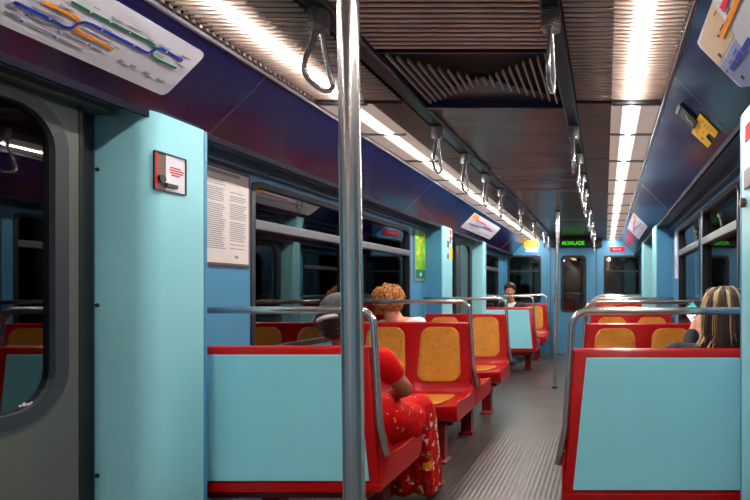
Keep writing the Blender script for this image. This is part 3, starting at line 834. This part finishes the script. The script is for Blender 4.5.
class Sitter:
    """seated skeleton; world axes, f = +1 faces +y (away), -1 faces the camera"""
    def __init__(s, x, y, f=1, k=1., head=None, lean=0, **over):
        W = lambda a,b_,c: V((x+f*a*k, y+f*b_*k, .435+(c-.435)*k))
        s.f = f; s.k = k; s.W = W
        J = dict(hip=W(0,0,.54),waist=W(0,-.03,.67),chest=W(lean*.5,-.03,.80),neck0=W(lean,-.02,.905),head=W(lean,.01,1.06))
        for g in (-1,1):
            n = 'r' if g > 0 else 'l'
            J['sh'+n] = W(g*.165+lean,-.025,.872); J['el'+n] = W(g*.22,.04,.65); J['wr'+n] = W(g*.08,.24,.60)
            J['hp'+n] = W(g*.085,.0,.535); J['kn'+n] = W(g*.10,.41,.53); J['an'+n] = W(g*.10,.40,.09); J['to'+n] = W(g*.11,.54,.045)
        J.update({a: V(b_) for a,b_ in over.items()})
        if head: J['head'] = V(head)
        s.J = J
    def torso(s, b, g=0.):
        J,k,f = s.J,s.k,s.f; e = V((f,0,0))
        for q in (-1,1):
            capsule(b,J['hip']+e*.075*q*k,.115*k+g,J['waist']+e*.05*q*k,.098*k+g)
            capsule(b,J['waist']+e*.05*q*k,.098*k+g,J['chest']+e*.06*q*k,.105*k+g)
            n = 'r' if q > 0 else 'l'
            capsule(b,J['chest']+e*.06*q*k,.102*k+g,(J['neck0']+J['sh'+n])/2-V((0,0,.035*k)),.058*k+g)
            capsule(b,(J['neck0']*1+J['sh'+n])/2-V((0,0,.03*k)),.056*k+g,J['sh'+n],.05*k+g)
    def arm(s, b, n, g=0., upto=3, frac=1.):
        J,k = s.J,s.k
        el = J['sh'+n].lerp(J['el'+n],frac if upto==1 else 1)
        capsule(b,J['sh'+n],.050*k+g,el,(.050+(.040-.050)*frac if upto==1 else .040)*k+g)
        if upto > 1: capsule(b,J['el'+n],.040*k+g,J['wr'+n],.027*k+g)
    def legs(s, b, g=0.):
        J,k = s.J,s.k
        for n in 'lr':
            capsule(b,J['hp'+n],.086*k+g,J['kn'+n],.058*k+g); capsule(b,J['kn'+n],.058*k+g,J['an'+n],.036*k+g)
            capsule(b,J['an'+n],.036*k+g,J['to'+n],.028*k+g)
    def body(s, b, yaw=0, tilt=(0,0), hk=1., hands=None):
        s.torso(b); s.legs(b)
        for n in 'lr': s.arm(b,n)
        J,k = s.J,s.k
        capsule(b,J['neck0'],.052*k,J['head']-V((0,0,.06*k)),.047*k)
        s.P = head_parts(b,J['head'],hk*k,yaw+(0 if s.f>0 else PI),tilt)
        for i,n in enumerate('lr'):
            d,pn = (hands or {}).get(n,(V((( .6 if n=='l' else -.6)*s.f,.8*s.f,-.1)),V((0,0,-1))))
            hand(b,J['wr'+n],d,pn,1 if n=='r' else -1,.35,k)

def scalp(b, P, k, back=True, grow=.012):
    """hair cap leaving the face free (face looks along local +y)"""
    R = None
    b.ball(P(0,-.022,.034),(.084*k,.092*k,.088*k),20,14)
    b.ball(P(0,-.05,.0),(.078*k,.066*k,.085*k),18,12)

# --- woman in red
def woman_red():
    root = tag(empty('person',(-.66,2.40,0)),'woman in red floral dress with black hair and white clip on the left foreground bench','person')
    S = Sitter(-.665,2.415,1,.95,head=(-.690,2.43,1.035),
               shr=(-.478,2.40,.838),elr=(-.395,2.46,.690),wrr=(-.56,2.66,.62),
               shl=(-.80,2.40,.835),ell=(-.87,2.45,.64),wrl=(-.72,2.66,.60),
               neck0=(-.655,2.40,.875), knr=(-.455,2.80,.52),anr=(-.415,2.84,.10),tor=(-.39,2.97,.045),knl=(-.70,2.80,.52),anl=(-.66,2.80,.10),tol=(-.65,2.94,.045),hpr=(-.56,2.42,.535))
    bd = rel(organic('body',lambda b: S.body(b,yaw=.1,tilt=(-.12,.05),hk=.98),'skin_a',root,.007),root)
    face = [None]
    def dress(b):
        S.torso(b,.014); S.arm(b,'l',.016,1,.55); S.arm(b,'r',.014,1,.42)
    rel(organic('bodice',dress,'dress',root,.008,3),root)
    def skirt(b):
        J = S.J
        for n in 'lr':
            capsule(b,J['hp'+n]+V((0,0,.0)),.112,J['kn'+n],.082)
        capsule(b,J['hip'],.13,J['hpr']+V((.03,.1,0)),.125)
        capsule(b,J['hpr']+V((.07,.02,.02)),.105,J['knr']+V((.0,-.12,-.03)),.085)
        capsule(b,J['hpr']+V((.085,.08,-.045)),.065,J['knr']+V((.03,-.18,-.06)),.06)
    rel(organic('skirt',skirt,'floral',root,.008,4),root)
    def hem(b):
        J = S.J
        capsule(b,J['knr']+V((.005,.0,-.01)),.076,J['anr']+V((-.01,-.01,.0)),.07)
        capsule(b,J['knl'],.082,J['anl'],.09)
        capsule(b,J['knr'].lerp(J['knl'],.5)-V((0,.03,.03)),.075,J['anr'].lerp(J['anl'],.5)+V((0,0,.01)),.08)
        for i in range(5):
            f = i/4; t = J['knr'].lerp(J['knl'],f)+V((0,.06-.02*(i%2),-.02)); q = J['anr'].lerp(J['anl'],f)+V((0,.075-.03*(i%2),-.02)); capsule(b,t,.04,q,.034)
        for i in range(4):
            t = J['knr']+V((.05,-.05+.035*i,-.03)); capsule(b,t-V((.005,0,0)),.034,J['anr']+V((.035,-.07+.045*i,-.03)),.026)
    rel(organic('skirt_hem','' or hem,'floral_dense',root,.008,3),root)
    def hair(b):
        P = S.P
        scalp(b,P,1.0)
        b.ball(P(0,-.09,-.015),(.062,.05,.055),16,10)
        b.ball(P(.0,-.075,-.075),(.05,.04,.035),14,8)
        for s in (-1,1): b.ball(P(s*.066,-.02,-.02),(.02,.05,.05),12,8)
    h = rel(organic('hair',hair,'hair_black',root,.006,2),root)
    b = MB(); P = S.P; rng = random.Random(2); tgt = V((0,-1,-.25)).normalized()
    for i in range(190):
        th = rng.uniform(-2.5,2.5); d0 = V((math.sin(th)*.9, .35+rng.uniform(-.2,.25), math.cos(th)*.9)).normalized()
        if d0.z < -.35: continue
        k_ = rng.uniform(1.0,1.035); pts = []
        for j in range(11):
            d = d0.slerp(tgt, j/10*.97) if d0.angle(tgt) < 3.0 else d0
            pts.append(P(d.x*.087*k_, d.y*.095*k_-.022, d.z*.091*k_+.034))
        w_ = rng.uniform(.002,.0036); b.tube(pts,[w_*.5]+[w_]*9+[w_*.6],5)
    rel(b.build('combed_strands','hair_black',h,smooth=True),root)
    # loose swirls on the bun
    b = MB(); P = S.P
    for q in range(7):
        a0 = q*.9; pts = []
        for i in range(10):
            a = a0+i*.22; r = .055+.006*math.sin(q*2)
            pts.append(P(.07*math.cos(a), -.128+.012*abs(math.cos(a)), -.02+.05*math.sin(a)))
        b.tube(pts,.006,6)
    rel(b.build('bun_strands','hair_black',h,smooth=True),root)
    b = MB(); pts = [V((-.730+.0105*i, 2.305-.022*math.sin(i/9*PI), 1.028+.0028*i+.006*math.sin(i/9*PI))) for i in range(10)]
    b.tube(pts,[.006]+[.0105]*8+[.006],8)
    rel(b.build('hair_clip','white',root,smooth=True),root)
    sk = MB()
    for n in 'lr': sk.ball(S.J['to'+n]-V((0,.02,.005)),(.042,.085,.038),14,8)
    return root
woman_red()
# --- shoes are part of the bodies' feet
def curls(P, name, root, m, cnt, rx, ry, rz, rng, cut=None, cr=.013, tr=.0042):
    b = MB()
    for i in range(cnt):
        u = rng.uniform(-1,1); a = rng.uniform(0,2*PI); q = math.sqrt(1-u*u)
        d = V((q*math.cos(a),q*math.sin(a),u))
        if cut and not cut(d): continue
        jj = rng.uniform(.86,1.2); c = V((d.x*rx*jj,d.y*ry*jj-.02,d.z*rz*jj+.025)); pts = []
        ax = (d+V((rng.uniform(-.6,.6),rng.uniform(-.6,.6),rng.uniform(-.6,.6)))).normalized(); e1 = ax.orthogonal().normalized(); e2 = ax.cross(e1)
        ph = rng.uniform(0,6); R = cr*rng.uniform(.7,1.25)
        for k in range(9):
            t = ph+k*.72; pts.append(P(*(c+e1*math.cos(t)*R+e2*math.sin(t)*R+ax*(k-4)*.0022)))
        b.tube(pts,tr,5)
    return b.build(name,m,root,smooth=True)
# --- curly passenger
def curly():
    root = tag(empty('person',(-1.0,4.03,0)),'curly ginger-haired passenger with bare neck, seen from behind over the left bench','person')
    S = Sitter(-1.04,4.06,1,1.0,head=(-1.118,4.02,1.072),neck0=(-1.085,4.03,.925),shl=(-1.19,4.04,.875),shr=(-.90,4.03,.90),ell=(-1.20,4.12,.66),knl=(-1.13,4.45,.53),anl=(-1.13,4.44,.09),tol=(-1.13,4.57,.045))
    rel(organic('body',lambda b: (S.body(b,yaw=-.35,tilt=(-.12,.08)),capsule(b,S.J['neck0']+V((0,0,.0)),.066,S.J['head']-V((0,.01,.06)),.056),capsule(b,S.J['neck0']-V((0,0,.02)),.06,S.J['shr'],.05)),'skin_b',root,.008),root)
    rel(organic('vest',lambda b: (S.torso(b,.010)),'cloth_white',root,.009,3),root)
    rel(organic('trousers',lambda b: (S.legs(b,.014),capsule(b,S.J['hpl'],.11,S.J['hpr'],.11)),'jeans',root,.009,3),root)
    def hair(b):
        b.ball(S.P(0,-.022,.045),(.090,.096,.085),18,12); b.ball(S.P(0,-.055,.0),(.08,.058,.075),16,10)
    h = rel(organic('hair',hair,'hair_curly_dark',root,.008,2),root)
    rng = random.Random(5)
    rel(curls(S.P,'curls',h,'hair_curly',520,.096,.104,.092,rng,lambda d: d.z > -.85 and not (d.y > .45 and d.z < .25),.023,.0052),root)
curly()
# --- far passenger facing the camera
def far_man():
    root = tag(empty('person',(-1.02,8.5,0)),'distant dark-haired passenger in black with white collar facing the camera by the left end window','person')
    S = Sitter(-.985,8.52,-1,1.06,head=(-1.01,8.47,1.155),elr=(-1.16,8.46,.67),shr=(-1.14,8.54,.90))
    rel(organic('body',lambda b: S.body(b,yaw=.15),'skin_c',root,.009),root)
    face_details(root,lambda *a: S.P(*a),1.06)
    for c in kids(root):
        if c.name.startswith(('eye','lips')): rel(c,root); [rel(q,root) for q in kids(c)]
    rel(organic('jacket',lambda b: (S.torso(b,.016),S.arm(b,'l',.014),S.arm(b,'r',.014)),'cloth_black',root,.010,3),root)
    rel(organic('trousers',lambda b: (S.legs(b,.014),capsule(b,S.J['hpl'],.11,S.J['hpr'],.11)),'jeans',root,.010,3),root)
    n0 = S.J['neck0']; b = MB()
    ring = [[n0+V((math.cos(a)*(r),math.sin(a)*(r*.9)-.004,z-.5*max(0,-math.sin(a))*.02)) for a in [2*PI*i/20 for i in range(20)]] for r,z in ((.085,-.03),(.066,.035),(.060,.035),(.07,-.03))]
    rel(b.loft(ring+[ring[0]],cap=False).build('collar','cloth_white',root,smooth=True),root)
    rel(MB().prism([n0+V(q) for q in ((-.06,-.085,-.0),(.06,-.085,.0),(.0,-.14,-.16))],(0,-.012,0)).build('shirt_front','cloth_white',root),root)
    def hair(b):
        P = S.P; b.ball(P(0,-.02,.055),(.098,.104,.092),18,12); b.ball(P(0,-.045,.0),(.088,.07,.085),16,10)
        for q in range(6): b.ball(P(-.06+.024*q,.055,.092-.006*abs(q-2.5)),.028,10,8)
    rel(organic('hair',hair,'hair_dark',root,.009,2),root)
far_man()
# --- woman with long streaked hair
def long_hair():
    root = tag(empty('person',(1.07,2.36,0)),'woman with long blonde-streaked brown hair seen from behind at the right edge','person')
    S = Sitter(1.06,2.36,1,1.0,head=(1.115,2.37,1.062),neck0=(1.09,2.35,.90),shr=(1.205,2.35,.87),shl=(.90,2.35,.87),elr=(1.205,2.43,.68),wrr=(1.16,2.56,.90),ell=(.92,2.44,.66),wrl=(1.012,2.585,.935),knr=(1.15,2.77,.53),anr=(1.15,2.77,.09),tor=(1.15,2.91,.045))
    hs = {'l':(V((.45,.25,.75)),V((.3,.6,-.1))),'r':(V((-.3,.3,.7)),V((-.4,.6,0)))}
    rel(organic('body',lambda b: S.body(b,yaw=.3,tilt=(-.25,0),hands=hs),'skin_b',root,.007),root)
    rel(organic('top',lambda b: (S.torso(b,.014),S.arm(b,'l',.014),S.arm(b,'r',.014)),'cloth_black',root,.009,3),root)
    rel(organic('trousers',lambda b: (S.legs(b,.014),capsule(b,S.J['hpl'],.11,S.J['hpr'],.11)),'jeans',root,.009,3),root)
    P = S.P
    def cap(b):
        scalp(b,P,1.0); H = S.J['head']
        capsule(b,H+V((-.01,-.055,.0)),.075,H+V((-.01,-.075,-.16)),.06); capsule(b,H+V((.03,-.055,.0)),.06,H+V((.04,-.07,-.17)),.05)
        capsule(b,H+V((-.05,-.045,-.03)),.05,H+V((-.06,-.06,-.18)),.045)
    h = rel(organic('hair',cap,'hair_dark',root,.008,2),root)
    rng = random.Random(11); H = S.J['head']
    bs = [MB(),MB(),MB()]
    for i in range(330):
        a = rng.uniform(-1.25,1.25)                       # around the back, 0 = straight back
        top = H+V((.006+rng.uniform(-.012,.012),.015+rng.uniform(-.03,.03),.118+rng.uniform(-.006,.004)))
        rad = .098+rng.uniform(-.008,.012)
        sx, sy_ = math.sin(a), -math.cos(a)
        side = H+V((sx*rad, sy_*rad*.98-.012, .05+rng.uniform(-.02,.02)))
        low = H+V((sx*(rad+.004)+rng.uniform(-.01,.01), sy_*(rad+.005)-.012, -.07+rng.uniform(-.02,.02)))
        mid2 = H+V((sx*(rad+.006)+rng.uniform(-.022,.022), min(sy_*(rad)-.012,-.03), -.16))
        left = max(0,-sx)*rng.uniform(.2,1.0); mid2.x -= .022*left
        end = V((-.045*left,0,0))+H+V((sx*(rad-.005)+rng.uniform(-.03,.03), min(sy_*rad-.012,-.03)+.01, -.24-rng.uniform(0,.08)))
        mid = top.lerp(side,.5)+V((sx*.014,sy_*.014,.022))
        ctrl = [top,mid,side,low,mid2,end]; pts = []
        for j in range(5):
            p0,p1,p2,p3 = ctrl[max(j-1,0)],ctrl[j],ctrl[j+1],ctrl[min(j+2,5)]
            for q in range(4):
                t = q/4; pts.append(.5*((2*p1)+(-p0+p2)*t+(2*p0-5*p1+4*p2-p3)*t*t+(-p0+3*p1-3*p2+p3)*t**3))
        pts.append(end)
        band = math.sin(a*11.0+1.2+rng.uniform(-.5,.5))
        c = 2 if (band > .55 and rng.random() < .8) or rng.random() < .05 else (1 if rng.random() < .38 else 0)
        w = rng.uniform(.0032,.006)
        bs[c].tube(pts,[w*.6]+[w]*(len(pts)-3)+[w*.7,w*.3],5)
    for b,m,n in zip(bs,('hair_dark','hair_mid','hair_blonde'),('dark_strands','brown_strands','blonde_strands')):
        o = rel(b.build(n,m,h,smooth=True),root)
        if n == 'blonde_strands': o['label'] = 'blonde streaks in the hair'
    # phone held up in front of her
    ph = tag(empty('mobile_phone',(1.042,2.66,1.03)),'lit white and teal phone screen held beside the long-haired woman','phone')
    ph.rotation_euler = (.12,math.radians(-36),.12)
    MB().box((-.037,-.002,-.075),(.037,.008,.075)).build('case','magenta',ph,bevel=.006)
    MB().box((-.033,-.0035,-.070),(.033,-.002,.040)).build('screen','screen',ph)
    MB().box((-.033,-.0036,.040),(.033,-.002,.070)).build('screen_banner','screen_teal',ph)
    MB().box((-.012,-.0042,-.035),(.006,-.0035,-.012)).box((-.02,-.0042,.0),(.02,-.0042+.0007,.006)).box((-.02,-.0042,-.052),(.015,-.0035,-.046)).build('screen_marks','inkdark',ph)
long_hair()

# ------------------------------------------------------------------ beyond the glass
for s in (-1,1):
    struct(MB().box((s*2.1,-3,-.6),(s*2.2,13,3.2)).build('wall_tunnel_%s' % side_name[s],'tunnel'))
struct(MB().box((-2.2,12.9,-.6),(2.2,13,3.2)).build('wall_tunnel_end','tunnel'))
# dim next carriage seen through the end door
struct(MB().box((-1.3,YE+.12,-.05),(1.3,12.6,0)).build('floor_next','floor'))
struct(MB().box((-1.3,YE+.12,2.25),(1.3,12.6,2.3)).build('ceiling_next','ceil'))
struct(MB().box((-1.3,12.55,0),(1.3,12.6,2.25)).build('wall_next','doorgrey'))
o = copy_tree(protos[(-1,-1,False,True)]); o.location = (.36,11.2,0)
tag(o,'red bench in the next carriage seen through the end door window','bench')
glints = tag(empty('ceiling_light',(0,11.3,1.86)),'warm glowing strips added beyond the end wall as lamp reflections in its windows','ceiling light')  # added glowing strips imitating ceiling light reflections in the end windows
MB().box((-.17,-.5,0),(-.09,.6,.02)).build('diffuser','glow',glints)
MB().box((.60,-.5,0),(.68,.6,.02)).build('diffuser','glow',glints)

# printing
for o in [q for q in bpy.data.objects if q.parent is None and q.get('category') in ('map','notice','sign','latch')]:
    if True:
        ks = kids(o)
        base = [c for c in ks if c.name.split('.')[0] in ('board','paper','panel','sign_plate','yellow_tag')]
        pr = [c for c in ks if c.name.split('.')[0] in ('map_printing','station_labels','pictogram_print','station_marking','printed_text','tag_text')]
        if base and pr: join_into(base[0], pr)
# ------------------------------------------------------------------ world, view
w = bpy.data.worlds.new('world'); scene.world = w; w.use_nodes = True
w.node_tree.nodes['Background'].inputs['Color'].default_value = (.01,.011,.013,1)
w.node_tree.nodes['Background'].inputs['Strength'].default_value = 1
vs = scene.view_settings
vs.view_transform = 'Standard'; vs.look = 'None'; vs.gamma = 1; vs.exposure = 0.64; vs.use_curve_mapping = False
scene.cycles.max_bounces = 8
scene.cycles.use_denoising = True
scene.cycles.sample_clamp_indirect = 6
